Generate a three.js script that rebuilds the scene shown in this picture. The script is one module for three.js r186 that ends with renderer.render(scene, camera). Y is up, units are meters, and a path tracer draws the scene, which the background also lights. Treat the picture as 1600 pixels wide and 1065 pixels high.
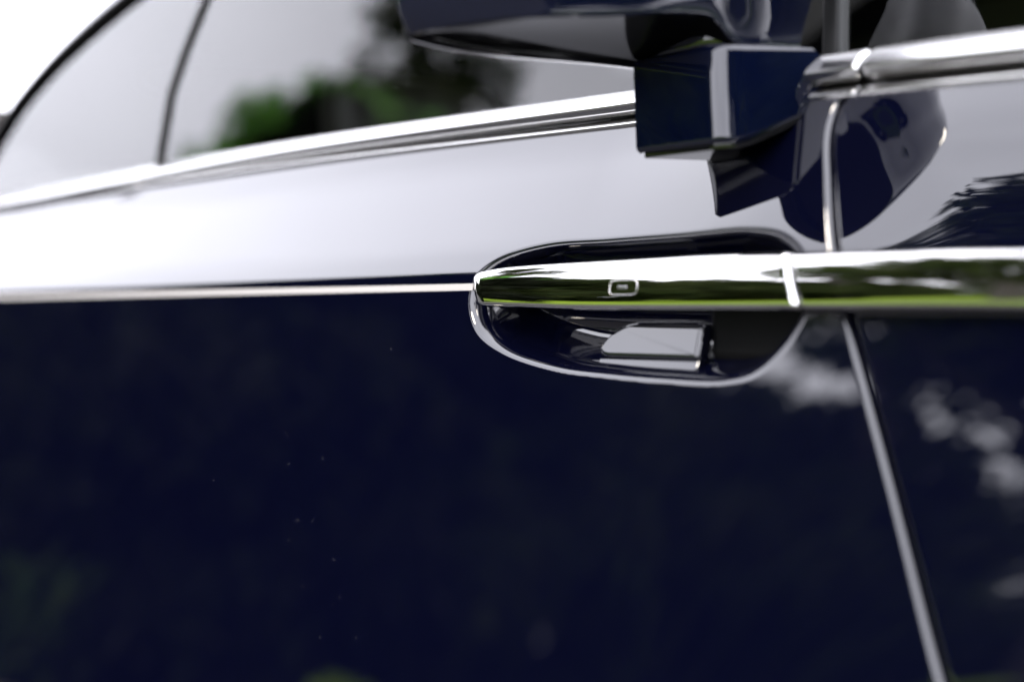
import * as THREE from 'three';
import { mergeGeometries } from 'three/addons/utils/BufferGeometryUtils.js';
import { RoundedBoxGeometry } from 'three/addons/geometries/RoundedBoxGeometry.js';
import { ImprovedNoise } from 'three/addons/math/ImprovedNoise.js';

// ---------------------------------------------------------------- camera
const scene = new THREE.Scene();
const camera = new THREE.PerspectiveCamera(2 * Math.atan(532.5 / 2222) * 180 / Math.PI, 1024 / 681, 0.05, 900);
camera.position.set(0.5, 0.837, 0.66);
{
  const a = 50 * Math.PI / 180, p = Math.atan(35.5 / 2222);
  camera.lookAt(0.5 - Math.sin(a) * Math.cos(p), 0.837 - Math.sin(p), 0.66 - Math.cos(a) * Math.cos(p));
}
camera.focus = 1.02;
const renderer = new THREE.WebGLRenderer({ antialias: true });
renderer.setSize(1024, 681);
renderer.toneMapping = THREE.LinearToneMapping;
renderer.toneMappingExposure = 4.3;
renderer.shadowMap.enabled = true;
camera.userData.fStop = camera.getFocalLength() / 1000 / 0.021;       // a 21 mm wide aperture

// ---------------------------------------------------------------- overcast sky and its sun
const sunDir = new THREE.Vector3(-0.16, 0.643, 0.749).normalize();
const noise = new ImprovedNoise();
function fbm(x, y, z, o = 4) { let s = 0, a = 0.5; for (let i = 0; i < o; i++) { s += a * noise.noise(x, y, z); x *= 2.03; y *= 2.03; z *= 2.03; a *= 0.5; } return s; }
{
  const W = 512, H = 256, data = new Float32Array(W * H * 4);
  for (let j = 0; j < H; j++) for (let i = 0; i < W; i++) {
    const el = ((j + 0.5) / H - 0.5) * Math.PI, az = (i + 0.5) / W * 2 * Math.PI;
    const x = Math.cos(el) * Math.cos(az), y = Math.sin(el), z = Math.cos(el) * Math.sin(az);
    const up = Math.max(y, 0.02);
    const c = fbm(x / (up + 0.35) * 1.3 + 7.1, z / (up + 0.35) * 1.3 + 2.7, 4.2, 5);
    // thin cloud lets the sun through softly: broad glow round its place
    const glow = Math.exp(-Math.pow(Math.acos(Math.min(1, Math.max(-1, x * sunDir.x + y * sunDir.y + z * sunDir.z))) / 0.62, 2));
    const L = (0.95 + 0.75 * glow) * (1 + 0.4 * c);
    const o = (j * W + i) * 4;
    data[o] = L * 0.96; data[o + 1] = L * 0.965; data[o + 2] = L * 1.07; data[o + 3] = 1;
  }
  const sky = new THREE.DataTexture(data, W, H, THREE.RGBAFormat, THREE.FloatType);
  sky.mapping = THREE.EquirectangularReflectionMapping; sky.magFilter = THREE.LinearFilter; sky.needsUpdate = true;
  scene.background = sky; scene.environment = sky; scene.environmentIntensity = 1;
}
const sun = new THREE.DirectionalLight(0xfff4e4, 0.5);
sun.position.copy(sunDir).multiplyScalar(22); sun.castShadow = true; sun.shadow.radius = 24;
sun.shadow.mapSize.set(2048, 2048);
Object.assign(sun.shadow.camera, { left: -12, right: 12, top: 12, bottom: -12, near: 1, far: 60 });
scene.add(sun); scene.add(sun.target);

// ---------------------------------------------------------------- helpers
let seed = 20231;
const rnd = () => { seed = (seed * 1664525 + 1013904223) >>> 0; return seed / 4294967296; };
const lerp = (a, b, t) => a + (b - a) * t, clamp = (x, a = 0, b = 1) => Math.min(b, Math.max(a, x));
const sm = (a, b, x) => { const t = clamp((x - a) / (b - a)); return t * t * (3 - 2 * t); };
const rad = (d) => d * Math.PI / 180;
const taken = {};
function numbered(n) { const k = taken[n] = (taken[n] ?? -1) + 1; return k ? `${n}_${String(k).padStart(3, '0')}` : n; }
function part(name, geo, mat, parent, label) {
  const m = new THREE.Mesh(Array.isArray(geo) ? mergeGeometries(geo.map((g) => { const q = g.index ? g.toNonIndexed() : g; for (const k of Object.keys(q.attributes)) if (!['position', 'normal', 'uv'].includes(k)) q.deleteAttribute(k); return q; })) : geo, mat);
  m.name = name; m.castShadow = m.receiveShadow = true; parent.add(m);
  if (label) m.userData.label = label;
  return m;
}
function thing(name, label, category, group) {
  const o = new THREE.Group(); o.name = numbered(name); o.userData = { label, category }; if (group) o.userData.group = group; scene.add(o); return o;
}
function structure(name, geo, mat) { const m = part(name, geo, mat, scene); m.userData.kind = 'structure'; return m; }
// a smooth curve through [t, v] pairs (monotone-ish cubic)
function curve(pts) {
  return (t) => {
    let i = 0; while (i < pts.length - 2 && t > pts[i + 1][0]) i++;
    const [t0, v0] = pts[i], [t1, v1] = pts[i + 1], h = t1 - t0;
    const m0 = i ? (v1 - pts[i - 1][1]) / (t1 - pts[i - 1][0]) : (v1 - v0) / h, m1 = i < pts.length - 2 ? (pts[i + 2][1] - v0) / (pts[i + 2][0] - t0) : (v1 - v0) / h;
    const s = (t - t0) / h;
    if (s < 0) return v0 + m0 * (t - t0); if (s > 1) return v1 + m1 * (t - t1);
    const s2 = s * s, s3 = s2 * s;
    return (2 * s3 - 3 * s2 + 1) * v0 + (s3 - 2 * s2 + s) * h * m0 + (3 * s2 - 2 * s3) * v1 + (s3 - s2) * h * m1;
  };
}
// grid surface of P(u, v) -> [x, y, z] with normals from its own derivatives
function surface(P, us, vs, { flip = false, eps = 2e-5, closeU = false } = {}) {
  const nu = us.length, nv = vs.length, pos = new Float32Array(nu * nv * 3), nor = new Float32Array(nu * nv * 3), uv = new Float32Array(nu * nv * 2), idx = [];
  let k = 0, q = 0;
  for (let j = 0; j < nv; j++) for (let i = 0; i < nu; i++) {
    const u = us[i], v = vs[j], p = P(u, v), a = P(u + eps, v), b = P(u - eps, v), c = P(u, v + eps), d = P(u, v - eps);
    const ux = a[0] - b[0], uy = a[1] - b[1], uz = a[2] - b[2], vx = c[0] - d[0], vy = c[1] - d[1], vz = c[2] - d[2];
    let nx = uy * vz - uz * vy, ny = uz * vx - ux * vz, nz = ux * vy - uy * vx; const l = (Math.hypot(nx, ny, nz) || 1) * (flip ? -1 : 1);
    pos.set(p, k); nor.set([nx / l, ny / l, nz / l], k); k += 3; uv[q++] = p[0]; uv[q++] = p[1];
  }
  for (let j = 0; j < nv - 1; j++) for (let i = 0; i < nu - 1; i++) {
    const a = j * nu + i, b = a + 1, c = a + nu, d = c + 1;
    flip ? idx.push(a, d, b, a, c, d) : idx.push(a, b, d, a, d, c);
  }
  const g = new THREE.BufferGeometry();
  g.setAttribute('position', new THREE.BufferAttribute(pos, 3)); g.setAttribute('normal', new THREE.BufferAttribute(nor, 3)); g.setAttribute('uv', new THREE.BufferAttribute(uv, 2)); g.setIndex(idx);
  return g;
}
function range(a, b, step) { const n = Math.max(1, Math.round((b - a) / step)), r = []; for (let i = 0; i <= n; i++) r.push(lerp(a, b, i / n)); return r; }
function joined(...lists) { const r = []; for (const l of lists) for (const x of l) if (!r.length || x > r[r.length - 1] + 1e-7) r.push(x); return r; }
// sweep a closed section (list of [a, b], a along N, b along B) along a list of points; caps at both ends
function sweep(section, path, frameOf, capped = true) {
  const n = section.length, pos = [], idx = [];
  path.forEach((p, i) => { const { o, n: N, b: B, s = 1 } = frameOf(p, i / (path.length - 1), i); for (const [x, y] of section) pos.push(o[0] + N[0] * x * s + B[0] * y * s, o[1] + N[1] * x * s + B[1] * y * s, o[2] + N[2] * x * s + B[2] * y * s); });
  for (let i = 0; i < path.length - 1; i++) for (let j = 0; j < n; j++) { const a = i * n + j, b = i * n + (j + 1) % n, c = a + n, d = b + n; idx.push(a, b, d, a, d, c); }
  const g = new THREE.BufferGeometry(); g.setAttribute('position', new THREE.Float32BufferAttribute(pos, 3)); g.setIndex(idx); g.computeVertexNormals();
  const parts = [g.toNonIndexed()];
  if (capped) for (const [i, f] of [[0, 1], [path.length - 1, -1]]) {
    const c = [], mid = [0, 0, 0]; for (let j = 0; j < n; j++) for (let k = 0; k < 3; k++) mid[k] += pos[(i * n + j) * 3 + k] / n;
    for (let j = 0; j < n; j++) { const A = pos.slice((i * n + j) * 3, (i * n + j) * 3 + 3), Bq = pos.slice((i * n + (j + 1) % n) * 3, (i * n + (j + 1) % n) * 3 + 3); f > 0 ? c.push(...mid, ...Bq, ...A) : c.push(...mid, ...A, ...Bq); }
    const e = new THREE.BufferGeometry(); e.setAttribute('position', new THREE.Float32BufferAttribute(c, 3)); e.computeVertexNormals(); parts.push(e);
  }
  for (const q of parts) q.setAttribute('uv', new THREE.Float32BufferAttribute(new Float32Array(q.attributes.position.count * 2), 2));
  return mergeGeometries(parts);
}
function box(w, h, d, x, y, z, r = 0.01) { const g = new RoundedBoxGeometry(w, h, d, 3, Math.min(r, w / 2.01, h / 2.01, d / 2.01)); g.translate(x, y, z); return g; }

// ---------------------------------------------------------------- materials
const phys = (o) => new THREE.MeshPhysicalMaterial(o), lin = (r, g, b) => new THREE.Color().setRGB(r, g, b);
const M = {
  paint: phys({ color: lin(0.0011, 0.0014, 0.0068), roughness: 0.015, metalness: 0, ior: 1.88 }),
  mirrorPaint: phys({ color: lin(0.0015, 0.003, 0.013), roughness: 0.02, metalness: 0, ior: 1.75 }),
  chrome: phys({ color: lin(0.86, 0.85, 0.83), roughness: 0.02, metalness: 1 }),
  trim: phys({ color: lin(0.72, 0.715, 0.71), roughness: 0.22, metalness: 1 }),
  satin: phys({ color: lin(0.42, 0.42, 0.435), roughness: 0.3, metalness: 1 }),
  cream: phys({ color: lin(0.4, 0.38, 0.36), roughness: 0.35, ior: 1.5 }),
  rubber: phys({ color: lin(0.003, 0.003, 0.0035), roughness: 0.55, ior: 1.4, specularIntensity: 0.35 }),
  tinted: phys({ color: lin(0.06, 0.065, 0.06), roughness: 0, transmission: 1, thickness: 0, ior: 1.5 }),
  black: phys({ color: lin(0.004, 0.004, 0.005), roughness: 0.12, ior: 1.5 }),
  glass: phys({ color: lin(0.72, 0.74, 0.73), roughness: 0, metalness: 0, transmission: 1, thickness: 0, ior: 1.7 }),
  pillar: phys({ color: lin(0.012, 0.012, 0.012), roughness: 0.5, ior: 1.5, specularIntensity: 0.4 }),
  leather: phys({ color: lin(0.02, 0.018, 0.017), roughness: 0.5, ior: 1.45 }),
  lining: phys({ color: lin(0.06, 0.055, 0.05), roughness: 0.9 }),
};

// ---------------------------------------------------------------- the flank of the car: how it leans at each height
// tilt of the surface from the vertical, in degrees, against height; its integral is the shape
const tiltDoor = (y) => y > 0.8695 ? 9.5 + sm(0.8695, 0.8735, y) * 18 + sm(0.8735, 0.9, y) * 9 - 9 * sm(0.945, 0.975, y) : curve([[0.2, 4], [0.4, 12.5], [0.55, 11.3], [0.7, 9.9], [0.8695, 9.5]])(y);
const tiltFender = curve([[0.2, -8], [0.55, 5.5], [0.64, 6.8], [0.74, 8.2], [0.83, 9.2], [0.88, 10.5], [0.93, 17], [0.96, 27], [0.98, 34], [1.05, 40]]);
function integral(tilt) {
  const y0 = 0.2, dy = 0.00025, n = Math.round(0.85 / dy), t = new Float64Array(n + 1);
  for (let i = 1; i <= n; i++) t[i] = t[i - 1] - Math.tan(rad(tilt(y0 + (i - 0.5) * dy))) * dy;
  const at = (y) => { const f = clamp((y - y0) / dy, 0, n - 1e-9), i = Math.floor(f); return lerp(t[i], t[i + 1], f - i); };
  const base = at(0.862);
  return (y) => at(y) - base;
}
const zDoor = integral(tiltDoor), zFender = integral(tiltFender);
const bodyZ = (x, y) => lerp(zDoor(y), zFender(y), sm(-0.22, 0.1, x - (0.86 - y) * 0.35));
// the shut lines: front edge of the door, rear edge of the door
const seamX = curve([[0.2, 0.3], [0.4, 0.205], [0.652, 0.0908], [0.747, 0.0507], [0.8288, 0.0146], [0.876, -0.0042], [0.92, -0.0185], [0.95, -0.028], [0.967, -0.027], [0.974, -0.018]]);
const rearX = curve([[0.2, -1.375], [0.75, -1.372], [0.85, -1.3635], [0.8764, -1.3563], [0.908, -1.285], [0.9505, -1.163], [0.9816, -1.053]]);
const GAP = 0.0036, ROLL = 0.0043;

// the scooped recess behind the handle
const recess = (() => {
  const c = new THREE.CatmullRomCurve3([[-0.3295, 0.8499], [-0.3265, 0.866], [-0.3105, 0.8775], [-0.2654, 0.8868], [-0.2, 0.8878], [-0.13, 0.8882], [-0.075, 0.889], [-0.046, 0.885], [-0.0275, 0.873], [-0.02, 0.858], [-0.022, 0.842], [-0.032, 0.824], [-0.052, 0.807], [-0.075, 0.8015], [-0.13, 0.801], [-0.18, 0.8025], [-0.2283, 0.8055], [-0.2866, 0.8165], [-0.318, 0.831]].map(([x, y]) => new THREE.Vector3(x, y, 0)), true, 'centripetal');
  const p = c.getPoints(420);
  return (x, y) => {          // distance inside the outline, negative outside
    if (x < -0.345 || x > 0.0 || y < 0.78 || y > 0.91) return -1;
    let best = 1, inside = false;
    for (let i = 0; i < p.length - 1; i++) {
      const a = p[i], b = p[i + 1], ex = b.x - a.x, ey = b.y - a.y, wx = x - a.x, wy = y - a.y, l2 = ex * ex + ey * ey;
      if (l2 < 1e-14) continue;
      const t = clamp((wx * ex + wy * ey) / l2), dx = wx - ex * t, dy = wy - ey * t; best = Math.min(best, dx * dx + dy * dy);
      if ((a.y > y) !== (b.y > y) && x < a.x + (y - a.y) / ey * ex) inside = !inside;
    }
    return Math.sqrt(best) * (inside ? 1 : -1);
  };
})();
function recessDepth(x, y) {
  const s = recess(x, y), w = 0.005; if (s < -w) return 0;
  const t = clamp((s + w) / (0.029 + 0.012 * sm(-0.085, -0.03, x)));            // soft lip, steep wall, bowl floor
  return 0.036 * (t < 0.35 ? t * t / 0.35 * 1.15 : 1 - Math.pow((1 - t) / 0.65, 1.8) * (1 - 0.35 * 1.15));
}
const Y0 = 0.26, YTOP = 0.9735;
const doorY = joined(range(Y0, 0.785, 0.012), range(0.785, 0.8685, 0.0006), range(0.8685, 0.8745, 0.0004), range(0.8745, 0.898, 0.0006), range(0.898, 0.967, 0.006), range(0.967, YTOP, 0.0016));

// ---------------------------------------------------------------- the car
const car = thing('car', 'dark blue two door car with chrome door handle, seen close from the side', 'car');
{
  const beltTop = curve([[-2.4, 1.024], [-1.41, 1.0192], [-0.9376, 1.0165], [-0.614, 1.013], [-0.2144, 1.0038], [-0.0675, 0.9995], [-0.008, 0.9965], [0.0887, 0.9915], [0.4, 0.978]]);
  // door skin: a skin with rolled edges front, rear and top
  const rollZ = (s, r) => s <= 0 ? [0, 0] : s < r * Math.PI / 2 ? [r * Math.sin(s / r), r * (1 - Math.cos(s / r))] : [r, r + s - r * Math.PI / 2];
  const topY = (x) => beltTop(x) - 0.0265, flow = (x, v) => v < 0.9 ? v : lerp(0.9, topY(x), (v - 0.9) / (YTOP - 0.9));
  const doorP = (s, v) => {
    let y = v;
    const front = seamX(y) - ROLL, back = rearX(y) + GAP + 0.004;
    let [ox, oz] = [0, 0], x0 = s;
    if (s > 0) { [ox, oz] = rollZ(s, ROLL); x0 = 0; } else if (s < -1.36) { [ox, oz] = rollZ(-1.36 - s, 0.004); ox = -ox; x0 = -1.36; }
    const x = x0 + front * sm(-0.1, 0, x0) + (back + 1.36) * sm(-0.8, -1.36, x0) + ox;
    y = flow(x, v);
    return [x, y, bodyZ(x - ox, y) - oz - recessDepth(x, y)];
  };
  const r = ROLL * Math.PI / 2, xs = joined([-1.39, -1.37, -1.3663, -1.364, -1.362], range(-1.36, -0.345, 0.025), range(-0.345, -0.012, 0.0007), range(-0.0115, 0, 0.003), range(r / 10, r, r / 10), [r + 0.006, r + 0.02]);
  part('door_panel', surface(doorP, xs, doorY), M.paint, car);
  // front wing, from the shut line forwards
  const wingP = (s, v) => {
    let y = v; const edge = seamX(y) + GAP + ROLL * 0.7; let ox = 0, oz = 0, x0 = s;
    if (s < 0) { [ox, oz] = rollZ(-s, ROLL * 0.7); x0 = 0; ox = -ox; }
    const x = edge + x0 + ox; y = flow(x, v); return [x, y, bodyZ(x - ox, y) - oz];
  };
  const r2 = ROLL * 0.7 * Math.PI / 2;
  part('front_wing', surface(wingP, joined([-r2 - 0.025, -r2 - 0.006], range(-r2, 0, r2 / 8), range(0.004, 0.8, 0.012)), joined(range(Y0, 0.95, 0.008), range(0.95, 0.9735, 0.003))), M.paint, car);
  // rear quarter panel behind the door
  const quarterP = (s, y) => { let ox = 0, oz = 0, x0 = s; if (s > 0) { [ox, oz] = rollZ(s, 0.004); x0 = 0; } const x = rearX(y) + x0 + ox; return [x, y, bodyZ(x - ox, y) - oz]; };
  part('rear_quarter_panel', surface(quarterP, joined(range(-1.1, 0, 0.03), [0.002, 0.004, 0.0063], [0.02]), joined(range(Y0, 0.86, 0.02), range(0.86, 0.88, 0.001), range(0.88, 0.985, 0.008))), M.paint, car);
  // black rubber seals deep in the shut lines
  for (const [f, z] of [[seamX, -0.016], [(y) => rearX(y), -0.014]]) part('door_seal', surface((u, y) => [f(y) + u, y, bodyZ(f(y), y) + z], [-0.012, 0.003, 0.018], range(Y0, 0.972, 0.02)), M.rubber, car);
  // cream coachline along the flank, a thin raised stripe
  const lineY = (x) => lerp(0.8603, 0.8637, clamp((x + 0.3273) / -0.966));
  const stripe = (x0, x1) => surface((x, v) => { const y = lineY(x) + v * 0.0026; return [x, y, bodyZ(x, y) + 0.0004]; }, range(x0, x1, 0.02), [-1, -0.5, 0, 0.5, 1]);
  part('coachline', stripe(-1.352, -0.331), M.cream, car);
  part('coachline', stripe(-2.3, -1.365), M.cream, car);
  // fine specks of dust on the lower door
  const specks = [];
  for (let i = 0; i < 20; i++) { const x = -0.46 - 0.24 * rnd() + 0.1 * rnd(), y = 0.58 + 0.24 * rnd(); const g = new THREE.IcosahedronGeometry(0.00014 + 0.00016 * rnd(), 0); g.translate(x, y, bodyZ(x, y)); specks.push(g); }
  const dust = part('dust', specks, new THREE.MeshStandardMaterial({ color: lin(0.4, 0.4, 0.38), roughness: 1 }), car); dust.userData.kind = 'stuff';

  // ---- mouldings at the belt line
  const beltZ = -0.051;
  const moulding = (x0, x1, lo, hi, depth, z, tilt = 18, fade = 0.004) => {
    const N = 18, sec = []; for (let i = 0; i <= N; i++) { const a = Math.PI * i / N; sec.push([Math.sign(Math.cos(a)) * Math.pow(Math.abs(Math.cos(a)), 0.75), Math.pow(Math.sin(a), 0.32)]); }
    sec.push([-1, -0.8], [1, -0.8]);
    return sweep(sec, joined([x0], range(x0, x0 + fade, fade / 5), range(x0 + fade, x1 - fade, 0.02), range(x1 - fade, x1, fade / 5)), (x) => {
      const a = lo(x), b = hi(x), h = (b - a) / 2, e = Math.min(x - x0, x1 - x), k = 0.55 + 0.45 * Math.sqrt(1 - Math.pow(1 - clamp(e / fade), 2)), t = rad(tilt);
      return { o: [x, (a + b) / 2, z(x)], n: [0, h * Math.cos(t) * (0.9 + 0.1 * k), -h * Math.sin(t)], b: [0, depth * Math.sin(t) * k, depth * Math.cos(t) * k] };
    });
  };
  const zBelt = (x) => bodyZ(x, beltTop(x) - 0.027) - 0.004;
  const upLo = (x) => beltTop(x) - lerp(0.019, 0.032, sm(-0.7, -1.5, x)), loHi = (x) => beltTop(x) - lerp(0.0222, 0.0183, sm(-0.25, -0.95, x)), loLo = (x) => beltTop(x) - 0.0302;
  part('belt_moulding', moulding(-1.06, -0.0105, upLo, beltTop, 0.006, zBelt, 46), M.trim, car);
  part('belt_moulding', moulding(-0.0065, 0.6, upLo, beltTop, 0.006, zBelt, 46), M.trim, car);
  part('belt_moulding', moulding(-2.3, -1.063, upLo, beltTop, 0.006, zBelt, 46), M.trim, car);
  part('lower_moulding', moulding(-1.05, -0.014, loLo, loHi, 0.0035, (x) => zBelt(x) + 0.002, 52), M.trim, car);
  part('lower_moulding', moulding(-0.011, 0.6, loLo, loHi, 0.0035, (x) => zBelt(x) + 0.002, 52), M.trim, car);
  part('lower_moulding', moulding(-2.3, -1.054, loLo, loHi, 0.0035, (x) => zBelt(x) + 0.002, 52), M.trim, car);
  part('belt_seal', surface((x, v) => [x, beltTop(x) - 0.034 + v * 0.028, zBelt(x) - 0.004 - v * 0.006], range(-2.3, 0.6, 0.03), [0, 0.5, 1]), M.rubber, car);

  // ---- glass
  const glassZ = (y) => -0.082 - (y - 1.0) * Math.tan(rad(7));
  const pane = (poly) => { // polygon of [x, y] on the leaning plane of the side glass
    const s = new THREE.Shape(poly.map(([x, y]) => new THREE.Vector2(x, y))), g = new THREE.ShapeGeometry(s, 24), p = g.attributes.position;
    for (let i = 0; i < p.count; i++) p.setZ(i, glassZ(p.getY(i))); g.computeVertexNormals(); return g;
  };
  const roofLine = curve([[-1.72, 0.965], [-1.67, 1.005], [-1.545, 1.097], [-1.484, 1.134], [-1.4, 1.168], [-1.34, 1.187], [-1.245, 1.211], [-1.147, 1.231], [-0.99, 1.254], [-0.8, 1.272], [-0.45, 1.297], [0, 1.31]]);
  const arc = []; for (let x = -1.7; x <= -0.925; x += 0.03) arc.push([x, roofLine(x)]);
  const splitPts = [[-1.016, 0.985], [-1.0167, 1.03], [-1.0075, 1.095], [-0.983, 1.141], [-0.946, 1.1935], [-0.9, roofLine(-0.9)]];
  part('window_glass', pane([...splitPts.map(([x, y]) => [x - 0.001, y]), ...arc.slice().reverse(), [-1.7, 0.975]]), M.glass, car);
  const top = []; for (let x = -0.02; x >= -0.95; x -= 0.05) top.push([x, roofLine(x)]);
  part('window_glass', pane([...splitPts.slice().reverse().map(([x, y]) => [x + 0.001, y]), [-0.062, 0.985], [-0.067, 1.045], [-0.085, 1.3], ...top.filter(([x]) => x > -0.88 && x < -0.09)]), M.glass, car);
  part('window_glass', pane([[-0.061, 0.985], [0.5, 0.965], [0.36, 1.1], [0.12, 1.24], [-0.084, 1.3], [-0.066, 1.045]]), M.glass, car);
  // slim seal between the two rear panes, and the wider upright ahead of the front pane
  const bar = (pts, w, d, z) => sweep([[-1, -1], [-1, 0.7], [-0.7, 1], [0.7, 1], [1, 0.7], [1, -1]], pts, ([x, y]) => ({ o: [x, y, glassZ(y) + z], n: [w, 0, 0], b: [0, 0, d] }));
  part('window_divider', bar(splitPts.map(([x, y]) => [x, Math.max(y, 0.99)]), 0.0065, 0.004, 0.0), M.pillar, car);
  part('window_divider', bar([[-0.0615, 0.985], [-0.0665, 1.045], [-0.085, 1.3]], 0.0062, 0.006, 0.002), M.pillar, car, 'dull grey upright between the front panes');
  // dark seal that follows the roof arch and the roof side beyond it
  const archPts = arc.concat([[-0.8, roofLine(-0.8)], [-0.45, roofLine(-0.45)], [-0.02, roofLine(-0.02)]]);
  const archCurve = new THREE.CatmullRomCurve3(archPts.map(([x, y]) => new THREE.Vector3(x, y, glassZ(y) + 0.004)));
  part('roof_seal', new THREE.TubeGeometry(archCurve, 90, 0.0075, 10), M.rubber, car);
  part('roof_side', surface((x, v) => { const a = v * 1.5, y = roofLine(x); return [x, y + 0.006 + 0.11 * Math.sin(a), glassZ(y) + 0.006 - 0.04 * Math.sin(a) - 0.3 * (1 - Math.cos(a))]; }, range(-1.72, -0.02, 0.04), range(0, 1, 0.08)), M.paint, car);

  // ---- door handle
  const handle = new THREE.Group(); handle.name = 'door_handle'; car.add(handle);
  const barBow = (x) => 0.016 + 0.003 * (1 - Math.pow((x + 0.1) / 0.22, 2));
  const barSec = []; { const arcD = (y) => 1 - 0.1 * y * y, e = 0.8, q = 1 - e; for (let i = 0; i <= 8; i++) { const a = Math.PI / 2 * i / 8; barSec.push([-e - q * Math.cos(a), arcD(e) - 0.26 + 0.26 * Math.sin(a)]); } for (let i = 1; i < 48; i++) { const y = -e + 2 * e * i / 48; barSec.push([y, arcD(y)]); } for (let i = 8; i >= 0; i--) { const a = Math.PI / 2 * i / 8; barSec.push([e + q * Math.cos(a), arcD(e) - 0.26 + 0.26 * Math.sin(a)]); } barSec.push([0.8, -0.35], [0, -0.5], [-0.8, -0.35]); barSec.reverse(); }
  const cyTop = curve([[-0.32, 0.868], [-0.2723, 0.8722], [-0.15, 0.8735], [-0.02, 0.8738], [0.1226, 0.8698], [0.35, 0.86]]), cyLow = curve([[-0.32, 0.8452], [-0.2, 0.8415], [-0.02, 0.8405], [0.1226, 0.84], [0.35, 0.835]]);
  const barAt = (shear) => (x, endL, endR) => {
    const eL = endL ? Math.sqrt(1 - Math.pow(1 - clamp((x - endL[0]) / endL[1]), 2)) : 1, eR = endR ? Math.sqrt(1 - Math.pow(1 - clamp((endR[0] - x) / endR[1]), 2)) : 1;
    const t = cyTop(x), l = cyLow(x), h = (t - l) / 2 * (0.25 + 0.75 * eL) * (0.9 + 0.1 * eR), d = 0.0165 * (0.15 + 0.85 * eL) * (0.72 + 0.28 * eR);
    return { o: [x, lerp((t + l) / 2, 0.857, 1 - eL), barBow(x) - 0.0165], n: [shear * h, h * 0.994, -h * 0.11], b: [0, d * 0.11, d * 0.994] };
  };
  const L = [-0.3215, 0.02], J = -0.0168;
  const f1 = barAt(-0.34), f2 = barAt(-0.34);
  part('grip', sweep(barSec, joined(range(L[0], L[0] + 0.02, 0.0008), range(L[0] + 0.02, J - 0.006, 0.006), range(J - 0.006, J, 0.0006)), (x) => f1(x, L, [J, 0.006])), M.chrome, handle);
  part('wing_trim', sweep(barSec, joined(range(J + 0.002, J + 0.0044, 0.0004), range(J + 0.004, 0.45, 0.006)), (x) => f2(x, [J - 0.002, 0.0055], null)), M.chrome, handle, 'chrome continuation of the handle on the front wing');
  part('joint_seal', sweep(barSec.map(([a, b]) => [a * 0.93, b * 0.9]), range(J - 0.004, J + 0.006, 0.001), (x) => f1(x, null, null)), M.rubber, handle);
  // the touch mark: a small raised frame with a bar inside
  { const g = []; const cx = -0.153, cy = 0.8568, z = barBow(cx) + 0.0003, W = 0.0125, H = 0.0048;
    const loop = []; for (let i = 0; i <= 40; i++) { const a = i / 40 * 2 * Math.PI; const c = Math.cos(a), s = Math.sin(a); loop.push([cx + W * Math.sign(c) * Math.pow(Math.abs(c), 0.4), cy + H * Math.sign(s) * Math.pow(Math.abs(s), 0.4)]); }
    const cv = new THREE.CatmullRomCurve3(loop.slice(0, 40).map(([x, y]) => new THREE.Vector3(x, y, z)), true);
    g.push(new THREE.TubeGeometry(cv, 80, 0.0002, 6, true)); part('touch_mark', g, M.chrome, handle);
    part('touch_mark_bar', box(0.008, 0.0022, 0.0006, cx - 0.001, cy, z, 0.0003), M.satin, handle); }
  // feet that carry the grip, and the satin pad in the bowl
  part('handle_foot', [box(0.085, 0.055, 0.034, -0.068, 0.836, -0.031, 0.008), box(0.03, 0.018, 0.03, -0.295, 0.857, -0.014, 0.006)], M.rubber, handle);
  { const s = new THREE.Shape(); const x0 = -0.2005, x1 = -0.112, yb = 0.8105, yt = 0.8325;
    s.moveTo(x0 + 0.012, yb); s.lineTo(x1 - 0.001, yb); s.quadraticCurveTo(x1, yb, x1, yb + 0.001); s.lineTo(x1, yt - 0.004); s.quadraticCurveTo(x1, yt, x1 - 0.004, yt); s.lineTo(x0 + 0.034, yt - 0.0005); s.bezierCurveTo(x0 + 0.019, yt - 0.001, x0 + 0.007, yb + 0.0145, x0 + 0.002, yb + 0.006); s.bezierCurveTo(x0, yb + 0.002, x0 + 0.004, yb, x0 + 0.012, yb);
    const g = new THREE.ExtrudeGeometry(s, { depth: 0.003, bevelEnabled: true, bevelThickness: 0.0045, bevelSize: 0.0035, bevelOffset: -0.0014, bevelSegments: 10, curveSegments: 20 });
    g.translate(0, -0.821, -0.004); g.rotateX(rad(-14.5)); g.translate(0.003, 0.822, -0.0075);
    const s2 = new THREE.Shape(); s2.moveTo(x0 + 0.003, 0); s2.lineTo(x1 - 0.002, 0); s2.quadraticCurveTo(x1, 0.001, x1, 0.003); s2.lineTo(x1, 0.006); s2.lineTo(x0, 0.006); s2.quadraticCurveTo(x0, 0.001, x0 + 0.003, 0);
    const g2 = new THREE.ExtrudeGeometry(s2, { depth: 0.006, bevelEnabled: true, bevelThickness: 0.0015, bevelSize: 0.001, bevelSegments: 4 });
    g2.translate(0, -0.003, -0.006); g2.rotateX(rad(-22)); g2.translate(0.0035, 0.8062, -0.0035);
    part('pull_pad', [g, g2], M.paint, handle, 'glossy rounded pad in the recess below the grip'); }

  // ---- door mirror
  const mirror = new THREE.Group(); mirror.name = 'door_mirror'; car.add(mirror);
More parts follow.
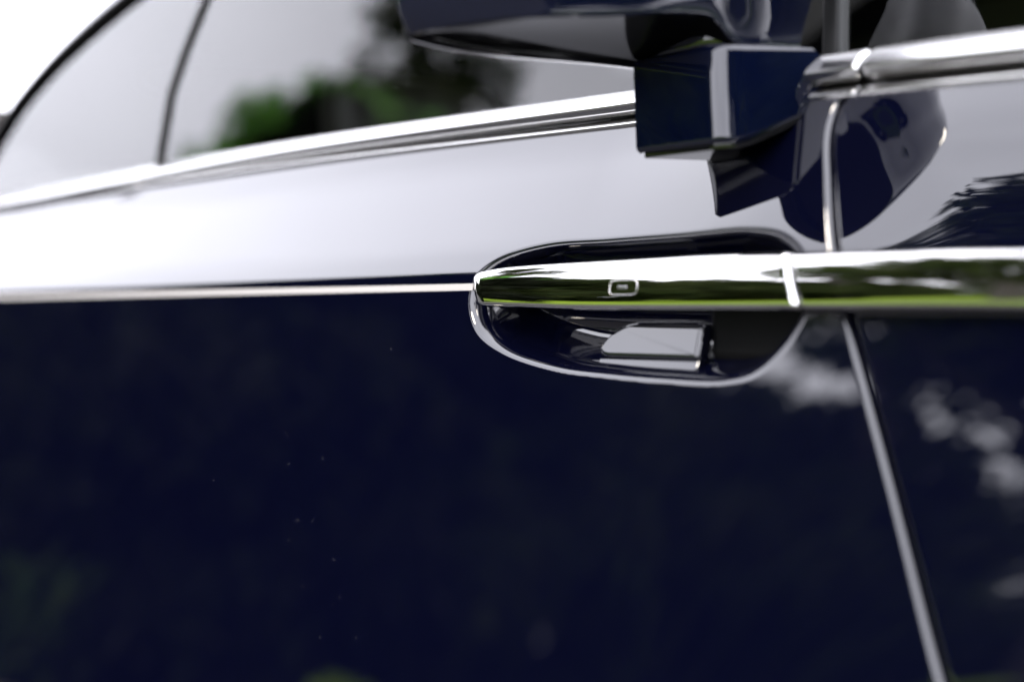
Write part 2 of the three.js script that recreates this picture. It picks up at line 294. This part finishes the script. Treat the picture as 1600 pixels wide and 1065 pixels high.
  { // mount: a block with a rounded outer edge whose underside climbs towards the door
    const plan = [[-0.1556, -0.085], [-0.1556, 0.0075], [-0.1531, 0.01]];
    for (let i = 0; i <= 14; i++) { const a = Math.PI / 2 - i / 14 * rad(54); plan.push([-0.0915 + 0.02 * Math.cos(a), -0.01 + 0.02 * Math.sin(a)]); }
    for (let i = 1; i <= 8; i++) plan.push([lerp(-0.0753, -0.036, i / 8), lerp(0.0018, -0.07, i / 8)]);
    const low = (x, z) => lerp(0.9436, 0.97, Math.pow(clamp((0.0 - z) / 0.052), 1.1)), high = (x, z) => 1.003;
    const shrink = (x, z, k) => [lerp(-0.115, x, 1 - k / 0.05), lerp(-0.045, z, 1 - k / 0.045)];
    const rows = [[0, 0.0016], [0.03, 0.0004], [0.06, 0], [0.5, 0], [0.94, 0], [0.98, 0.0004], [1, 0.0016]];
    const ring = (list, f) => { const pos = [], idx = [], n = list[0].length; for (const row of list) for (const p of row) pos.push(...p); for (let j = 0; j < list.length - 1; j++) for (let i = 0; i < n - 1; i++) { const a = j * n + i; f ? idx.push(a, a + n, a + 1, a + 1, a + n, a + n + 1) : idx.push(a, a + 1, a + n, a + 1, a + n + 1, a + n); } const g = new THREE.BufferGeometry(); g.setAttribute('position', new THREE.Float32BufferAttribute(pos, 3)); g.setAttribute('uv', new THREE.Float32BufferAttribute(new Float32Array(pos.length / 3 * 2), 2)); g.setIndex(idx); g.computeVertexNormals(); return g; };
    const lv = (t, k) => plan.map(([x, z], n) => { const e = lerp(1, 0.62, t); if (n >= plan.length - 8) { const f = (n - plan.length + 9) / 8 * e; x = lerp(-0.0753, -0.036, f); z = lerp(0.0018, -0.07, f); } const [a, b] = shrink(x, z, k); return [a, lerp(low(x, z), high(x, z), t), b - 0.003 * (1 - t)]; });
    part('mount', ring(rows.map(([t, k]) => lv(t, k))), M.mirrorPaint, mirror);
    // black gasket under the mount with its underside
    const gl = (dy, k) => plan.map(([x, z]) => { const [a, b] = shrink(x, z, k); return [a + 0.0045 * (x < -0.15 ? 1 : 0), low(x, z) + dy, b - 0.003]; });
    const inner = (dy) => plan.map(([x, z]) => [lerp(x, -0.12, 0.9), low(x, z) + dy, lerp(z, -0.06, 0.9)]);
    part('mount_gasket', ring([gl(0.001, 0.0015), gl(-0.003, 0.0015), gl(-0.0035, 0.002), inner(-0.0035)].reverse()), M.black, mirror);
    const topCap = ring([lv(1, 0.0016), plan.map(() => [-0.115, 1.003, -0.05])]);
    part('mount_top', topCap, M.black, mirror);

    // neck between mount and housing
    const neckPlan = [[-0.164, -0.085], [-0.164, -0.002], [-0.1615, 0.0005], [-0.112, 0.004], [-0.1, 0.002], [-0.0915, -0.0045], [-0.083, -0.0145], [-0.0775, -0.034], [-0.0755, -0.042], [-0.077, -0.047], [-0.09, -0.06]];
    const nc = new THREE.CatmullRomCurve3(neckPlan.map(([x, z]) => new THREE.Vector3(x, 0, z)), false, 'centripetal').getPoints(60);
    part('neck', ring([nc.map((p) => [p.x, 1.0035, p.z - 0.003]), nc.map((p) => [p.x, 1.0055, p.z - 0.0015]), nc.map((p) => [p.x, 1.01, p.z - 0.001]), nc.map((p) => [p.x + 0.001, 1.03, p.z])]), M.mirrorPaint, mirror);

    // housing: plan curves of its front and of its rear edge, stacked upwards
    const front = curve([[-0.052, -0.068], [-0.03, -0.074], [-0.004, -0.083], [0.018, -0.0845], [0.05, -0.088], [0.081, -0.0965], [0.138, -0.112], [0.184, -0.14], [0.22, -0.165]]), rear = curve([[-0.052, -0.158], [0.003, -0.163], [0.143, -0.176], [0.22, -0.188]]);
    const crease = curve([[-0.052, 1.0045], [-0.02, 1.0045], [-0.008, 1.006], [0.001, 1.0125], [0.008, 1.0185], [0.018, 1.0205], [0.045, 1.018], [0.081, 1.013], [0.138, 1.007], [0.19, 1.0025]]);
    const tip = (y) => 0.168 + 0.022 * Math.sqrt(1 - Math.pow(clamp((1.075 - y) / 0.078), 2));
    const bulge = (y) => 0.016 * sm(1.0, 1.06, y) - 0.03 * sm(1.09, 1.17, y);
    const contour = (y, lift = 0, inset = 0) => {
      const pts = [], z1 = tip(y), n = 56;
      const k = (z) => Math.sqrt(Math.max(0, 1 - Math.pow(clamp((z - z1 + 0.05) / 0.05), 2)));
      const zs = []; for (let i = 0; i <= n; i++) zs.push(lerp(-0.052, z1, Math.sin(i / n * Math.PI / 2)));
      const yOf = (z, w) => y + lift + w * k(z) * (crease(z) - 1.0015) * (1 - clamp((y - 1.0015) / 0.075));
      for (const z of zs) { const f = front(z) + bulge(y) - inset, r = rear(z) + inset, m = lerp(f, r, 0.75); pts.push([lerp(m, f, k(z)), yOf(z, 1), z]); }
      for (const z of zs.slice().reverse()) { const f = front(z) + bulge(y) - inset, r = rear(z) + inset, m = lerp(f, r, 0.75); pts.push([lerp(m, r, k(z)), yOf(z, 0), z]); }
      return pts;
    };
    const ys = [1.001, 1.0018, 1.0035, 1.007, 1.012, 1.02, 1.03, 1.042, 1.056, 1.072, 1.09, 1.108, 1.124, 1.138, 1.15, 1.158, 1.164, 1.166];
    const rowsH = ys.map((y, i) => contour(y, 0, i ? (y > 1.15 ? Math.pow((y - 1.15) / 0.016, 2) * 0.02 : 0) : 0.0012));
    part('housing', ring(rowsH, true), M.mirrorPaint, mirror);
    const half = (c) => [c.slice(0, 57), c.slice(57).reverse()];
    const strip = (y, dy, inset) => { const [f, r] = half(contour(y, dy, inset)); const g = []; for (let j = 0; j <= 8; j++) g.push(f.map((p, i) => [lerp(p[0], r[i][0], j / 8), lerp(p[1], r[i][1], j / 8) + 0.0012 * Math.sin(Math.PI * j / 8), lerp(p[2], r[i][2], j / 8)])); return g; };
    part('housing_underside', ring(strip(1.001, 0.0006, 0.0012), false), M.black, mirror);
    { const c = rowsH.map((l) => [l[0], l[l.length - 1]]); part('housing_end', ring(c), M.black, mirror); }
    { const [f, r] = half(contour(1.166, 0, 0.02)); part('housing_top', ring([f, r], true), M.mirrorPaint, mirror); }
    // rear bezel: a lip along the rear edge, and the mirror glass it holds
    const zs = range(-0.005, 0.168, 0.005);
    part('bezel', sweep([[-1, -1], [-1, 1], [1, 1], [1, -1]], zs, (z) => ({ o: [rear(z) + 0.001, 1.0035 - 0.0037 * sm(0, 0.14, z) + 0.004 * Math.pow(clamp((z - 0.1) / 0.068), 3), z], n: [0.004, 0, 0], b: [0, 0.0034, 0] })), M.black, mirror);
    part('mirror_glass', surface((z, y) => [rear(z) - 0.001, y, z], range(-0.01, 0.15, 0.02), range(1.02, 1.15, 0.02)), M.chrome, mirror);
  }

  // ---- what the glass lets one see of the inside, and the rest of the shell
  const seat = (x, z) => { const s = new THREE.Group(); s.name = 'seat'; car.add(s);
    const back = box(0.13, 0.62, 0.5, 0, 0, 0, 0.05); back.rotateZ(rad(12)); back.translate(x, 0.7, z); part('backrest', back, M.leather, s);
    const hr = box(0.1, 0.19, 0.28, 0, 0, 0, 0.045); hr.rotateZ(rad(10)); hr.translate(x - 0.03, 1.07, z); part('headrest', hr, M.leather, s);
    part('cushion', box(0.5, 0.16, 0.5, x + 0.28, 0.5, z, 0.05), M.leather, s); };
  seat(-1.06, -0.5); seat(-1.36, -1.2);
  part('rear_bench', [box(0.16, 0.5, 1.2, -2.05, 0.72, -0.84, 0.06), box(0.5, 0.16, 1.2, -1.7, 0.52, -0.84, 0.05)], M.leather, car);
  part('cabin_floor', box(2.6, 0.04, 1.5, -0.9, 0.32, -0.85, 0.01), M.lining, car);
  part('dashboard', box(0.35, 0.28, 1.45, 0.22, 0.84, -0.84, 0.06), M.leather, car);
  part('inner_door', [box(1.3, 0.6, 0.03, -0.7, 0.67, -0.1, 0.01), box(1.3, 0.6, 0.03, -0.7, 0.67, -1.6, 0.01)], M.leather, car);
  part('roof', surface((x, v) => [x, roofLine(x) + 0.112 + 0.05 * Math.sin(Math.PI * v), -0.37 - 1.3 * v], range(-1.85, -0.02, 0.06), range(0, 1, 0.1)), M.paint, car);
  part('far_window_glass', surface((x, v) => [x, lerp(0.98, roofLine(x), v), -1.66 + 0.1 * v], range(-1.6, 0.1, 0.1), [0, 0.5, 1]), M.tinted, car);
  part('far_side', [box(3.0, 0.72, 0.06, -0.7, 0.62, -1.72, 0.02), box(0.08, 0.34, 0.05, -0.02, 1.14, -1.62, 0.02)], M.paint, car);
  part('bonnet', surface((x, v) => [x, 0.945 - (x - 0.2) * 0.06 + 0.028 * Math.sin(Math.PI * v), lerp(-0.05, -1.7, v)], range(0.3, 1.0, 0.1), range(0, 1, 0.06)), M.paint, car);
  part('boot_lid', surface((x, v) => [x, 0.965 - (x + 1.6) * -0.05 + 0.02 * Math.sin(Math.PI * v), lerp(-0.07, -1.7, v)], range(-2.4, -1.62, 0.1), range(0, 1, 0.06)), M.paint, car);
  part('rear_lining', box(0.06, 0.5, 1.45, -1.97, 0.95, -0.9, 0.02), M.lining, car);
  part('far_roof_rail', box(1.85, 0.2, 0.06, -0.86, 1.37, -1.6, 0.02), M.lining, car);
  part('sill', box(2.9, 0.12, 0.12, -0.75, 0.24, -0.08, 0.03), M.black, car);
}

// ---------------------------------------------------------------- the place that the car mirrors
function canvasTexture(n, draw) { const d = new Uint8Array(n * n * 4); for (let j = 0; j < n; j++) for (let i = 0; i < n; i++) { const c = draw(i / n, j / n); d.set([c[0], c[1], c[2], 255], (j * n + i) * 4); } const t = new THREE.DataTexture(d, n, n); t.colorSpace = THREE.SRGBColorSpace; t.wrapS = t.wrapT = THREE.RepeatWrapping; t.magFilter = THREE.LinearFilter; t.minFilter = THREE.LinearMipmapLinearFilter; t.generateMipmaps = true; t.needsUpdate = true; return t; }
{
  const asphalt = canvasTexture(256, () => { const v = 46 + 24 * rnd(); return [v, v * 0.985, v * 0.965]; }); asphalt.repeat.set(60, 60);
  const g = new THREE.PlaneGeometry(120, 60); g.rotateX(-Math.PI / 2);
  structure('road', g, phys({ map: asphalt, roughness: 0.95, specularIntensity: 0.1 }));
  const turf = canvasTexture(256, (u, v) => { const k = 0.75 + 0.5 * rnd(); return [82 * k, 100 * k, 20 * k]; }); turf.repeat.set(200, 200);
  const lawnMat = phys({ map: turf, roughness: 1, specularIntensity: 0.1 });
  for (const [z0, z1] of [[4.6, 300], [-300, -9]]) { const q = new THREE.PlaneGeometry(700, z1 - z0); q.rotateX(-Math.PI / 2); q.translate(0, 0.06, (z0 + z1) / 2); structure(z0 > 0 ? 'lawn' : 'lawn_001', q, lawnMat); }
}
// trees
const leafClump = (() => { const g = []; for (let i = 0; i < 12; i++) { const q = new THREE.PlaneGeometry(0.16, 0.09, 1, 1); q.rotateZ(rnd() * 6.28); q.rotateX(rnd() * 3.14); q.rotateY(rnd() * 6.28); const a = rnd() * 6.28, b = Math.acos(2 * rnd() - 1), r = 0.24 * Math.cbrt(rnd()); q.translate(r * Math.sin(b) * Math.cos(a), r * Math.cos(b), r * Math.sin(b) * Math.sin(a)); g.push(q); } return mergeGeometries(g); })();
const bark = new THREE.MeshStandardMaterial({ color: lin(0.025, 0.021, 0.017), roughness: 1 });
function leafMat(r, g, b) { return phys({ color: lin(r, g, b), roughness: 0.9, specularIntensity: 0.15, transmission: 0.3, thickness: 0, side: THREE.DoubleSide, ior: 1.4 }); }
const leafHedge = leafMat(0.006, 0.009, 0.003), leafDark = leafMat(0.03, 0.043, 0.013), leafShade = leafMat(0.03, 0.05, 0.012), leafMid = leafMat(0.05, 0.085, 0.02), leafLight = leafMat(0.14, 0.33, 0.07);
const ORD = ['first', 'second', 'third', 'fourth', 'fifth', 'sixth', 'seventh', 'eighth', 'ninth', 'tenth', 'eleventh', 'twelfth'], counts = {};
const nth = (text) => { const k = counts[text] = (counts[text] ?? -1) + 1; return `${ORD[k]} ${text}`; };
function tree(az, dist, h, w, mat, label, { clear = 0.25, dens = 1, seedling = 0, name = 'tree', group } = {}) {
  seed = 7; for (const ch of label) seed = (seed * 31 + ch.charCodeAt(0)) >>> 0;
  const t = thing(name, label, name.includes('bush') ? 'bush' : 'tree', group);
  t.position.set(0.5 - Math.sin(rad(az)) * dist, 0.05, 0.66 + Math.cos(rad(az)) * dist);
  const trunkH = h * Math.max(clear, 0.05), parts = [];
  const tr = new THREE.CylinderGeometry(h * 0.012, h * 0.028, h * 0.75, 9, 5); tr.translate(0, h * 0.375, 0); parts.push(tr);
  const lobes = [];
  const nl = 9 + Math.floor(h);
  for (let i = 0; i < nl; i++) {
    const f = (i + 0.5) / nl, a = rnd() * 6.28, y = lerp(trunkH, h * 0.93, f), r = w / 2 * (0.35 + 0.65 * Math.sin(Math.PI * clamp(0.15 + f * 0.85))) * (0.35 + 0.5 * rnd());
    const p = [Math.cos(a) * r, y, Math.sin(a) * r]; lobes.push([...p, w * (0.14 + 0.11 * rnd())]);
    if (clear > 0.1) { const v = new THREE.Vector3(p[0], p[1] * 0.4, p[2]), len = v.length(), b = new THREE.CylinderGeometry(h * 0.003, h * 0.01, len, 6); b.translate(0, len / 2, 0); b.applyQuaternion(new THREE.Quaternion().setFromUnitVectors(new THREE.Vector3(0, 1, 0), v.clone().normalize())); b.translate(0, y - v.y, 0); parts.push(b); }
  }
  part('trunk', parts, bark, t);
  const n = Math.round(1500 * dens), im = new THREE.InstancedMesh(leafClump, mat, n), m4 = new THREE.Matrix4(), q = new THREE.Quaternion(), e = new THREE.Euler(), c = new THREE.Color();
  for (let i = 0; i < n; i++) {
    const l = lobes[Math.floor(rnd() * lobes.length)], a = rnd() * 6.28, b = Math.acos(2 * rnd() - 1), r = l[3] * Math.cbrt(rnd());
    e.set(rnd() * 6, rnd() * 6, rnd() * 6); q.setFromEuler(e); const s = (0.9 + 1.1 * rnd()) * Math.max(0.5, w / 7);
    m4.compose(new THREE.Vector3(l[0] + r * Math.sin(b) * Math.cos(a), Math.max(0.1, l[1] + 0.8 * r * Math.cos(b)), l[2] + r * Math.sin(b) * Math.sin(a)), q, new THREE.Vector3(s, s, s));
    im.setMatrixAt(i, m4); const k = 0.7 + 0.6 * rnd(); im.setColorAt(i, c.setRGB(k * (0.9 + 0.3 * rnd()), k, k * 0.9));
  }
  im.name = 'crown'; im.castShadow = im.receiveShadow = true; im.userData.kind = 'stuff'; t.add(im);
}
// azimuth 0 looks straight out from the flank, growing towards the tail of the car
const GT = 'trees across the lawn, mirrored in the car';
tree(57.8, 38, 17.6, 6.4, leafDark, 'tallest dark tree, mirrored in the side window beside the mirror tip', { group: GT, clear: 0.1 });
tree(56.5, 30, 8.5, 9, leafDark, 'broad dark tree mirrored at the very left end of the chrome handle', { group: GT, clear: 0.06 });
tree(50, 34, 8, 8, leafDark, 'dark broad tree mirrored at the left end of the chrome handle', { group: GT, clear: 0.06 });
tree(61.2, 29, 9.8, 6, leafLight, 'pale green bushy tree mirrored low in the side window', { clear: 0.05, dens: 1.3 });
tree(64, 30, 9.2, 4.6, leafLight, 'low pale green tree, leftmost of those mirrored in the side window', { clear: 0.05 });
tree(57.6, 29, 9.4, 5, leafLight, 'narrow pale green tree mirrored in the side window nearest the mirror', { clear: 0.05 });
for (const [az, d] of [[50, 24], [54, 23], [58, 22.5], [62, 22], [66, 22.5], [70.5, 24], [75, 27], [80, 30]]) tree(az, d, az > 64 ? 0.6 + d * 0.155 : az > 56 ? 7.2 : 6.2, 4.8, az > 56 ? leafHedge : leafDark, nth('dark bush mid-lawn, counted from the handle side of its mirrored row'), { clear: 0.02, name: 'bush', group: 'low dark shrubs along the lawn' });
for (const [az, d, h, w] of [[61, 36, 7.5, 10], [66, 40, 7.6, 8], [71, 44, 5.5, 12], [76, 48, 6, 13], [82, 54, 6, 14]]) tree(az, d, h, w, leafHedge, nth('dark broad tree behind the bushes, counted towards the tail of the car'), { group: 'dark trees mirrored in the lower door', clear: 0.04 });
for (const [az, d, h, w] of [[46.5, 50, 6.5, 10], [43, 55, 7.5, 10], [38.5, 60, 7, 11], [34, 65, 5, 12], [29, 70, 4, 13], [24.5, 70, 4, 13]]) tree(az, d, h, w, leafDark, nth('distant tree in the thin line mirrored along the handle, from left'), { clear: 0.05, dens: az > 36 ? 1 : 0.5, group: 'distant trees beyond the lawn' });
for (const [az, d, h, w] of [[44, 34, 8, 7], [40, 30, 6.5, 7], [36, 32, 7, 7]]) tree(az, d, h, w, leafDark, nth('thin open tree mirrored beside the lower door gap, from left'), { clear: 0.12, dens: 0.9, group: 'open thin trees across the lawn' });
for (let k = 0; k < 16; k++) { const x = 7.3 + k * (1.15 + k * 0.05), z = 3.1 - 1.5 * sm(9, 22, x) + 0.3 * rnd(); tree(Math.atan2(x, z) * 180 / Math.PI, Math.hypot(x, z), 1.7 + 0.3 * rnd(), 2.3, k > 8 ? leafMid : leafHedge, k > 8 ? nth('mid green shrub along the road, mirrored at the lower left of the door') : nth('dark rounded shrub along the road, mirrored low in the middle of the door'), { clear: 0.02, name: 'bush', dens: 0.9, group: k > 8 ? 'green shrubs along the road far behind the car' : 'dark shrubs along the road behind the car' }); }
tree(26.5, 40, 8, 9, leafDark, 'sparse tree mirrored at the right edge of the lower wing', { clear: 0.1, dens: 0.9 });
tree(37, 30, 13.6, 8, leafDark, 'thin high tree mirrored as streaks in the middle of the front wing', { clear: 0.6, dens: 0.28 });
tree(70.5, 8, 0.3, 1.5, leafShade, 'small low green shrub mirrored as a faint glow at the lower left of the door', { clear: 0.02, name: 'bush', dens: 0.12 });
tree(30, 15, 10, 7, leafDark, 'open branching tree mirrored in the upper front wing', { clear: 0.42, dens: 0.45 });
for (const [az, d, h] of [[268, 26, 8], [275, 28, 8.5], [282, 30, 8.5], [290, 30, 8.5], [297, 32, 9], [304, 30, 8.5], [311, 33, 8.5]]) tree(az, d, h, 8, leafDark, nth('dark tree ahead of the car mirrored in the mirror mount, from its inner side'), { clear: 0.06, group: 'dark trees ahead of the car' });
tree(22, 20, 9, 8, leafDark, 'tall open tree mirrored at the right of the front wing', { clear: 0.42, dens: 0.45 });
// far side of the car
for (const [az, d, h, w] of [[133, 40, 9, 10], [143, 45, 9, 12], [215, 35, 9, 11], [228, 38, 9, 11], [240, 40, 9, 12]]) tree(az, d, h, w, leafMid, nth('green tree beyond the far side of the car, from its tail'), { clear: 0.1, group: 'trees beyond the far side of the car' });
// white marquee across the lawn
const canvas = new THREE.MeshStandardMaterial({ color: lin(0.78, 0.78, 0.76), roughness: 0.8 });
function marquee(az, d, w, dep, h, label) {
  const t = thing('marquee', label, 'tent', 'white marquees across the lawn'); t.position.set(0.5 - Math.sin(rad(az)) * d, 0.06, 0.66 + Math.cos(rad(az)) * d); t.rotation.y = rad(-az);
  part('wall', box(w, h * 0.66, dep, 0, h * 0.33, 0, 0.05), canvas, t);
  const r = new THREE.ConeGeometry(Math.SQRT1_2 * 1.06, h * 0.34, 4, 1); r.rotateY(Math.PI / 4); r.scale(w, 1, dep); r.translate(0, h * 0.83, 0); part('roof', r, canvas, t);
}
marquee(23, 60, 9, 6, 4.4, 'small white marquee on the lawn, mirrored in the lower front wing');

renderer.render(scene, camera);
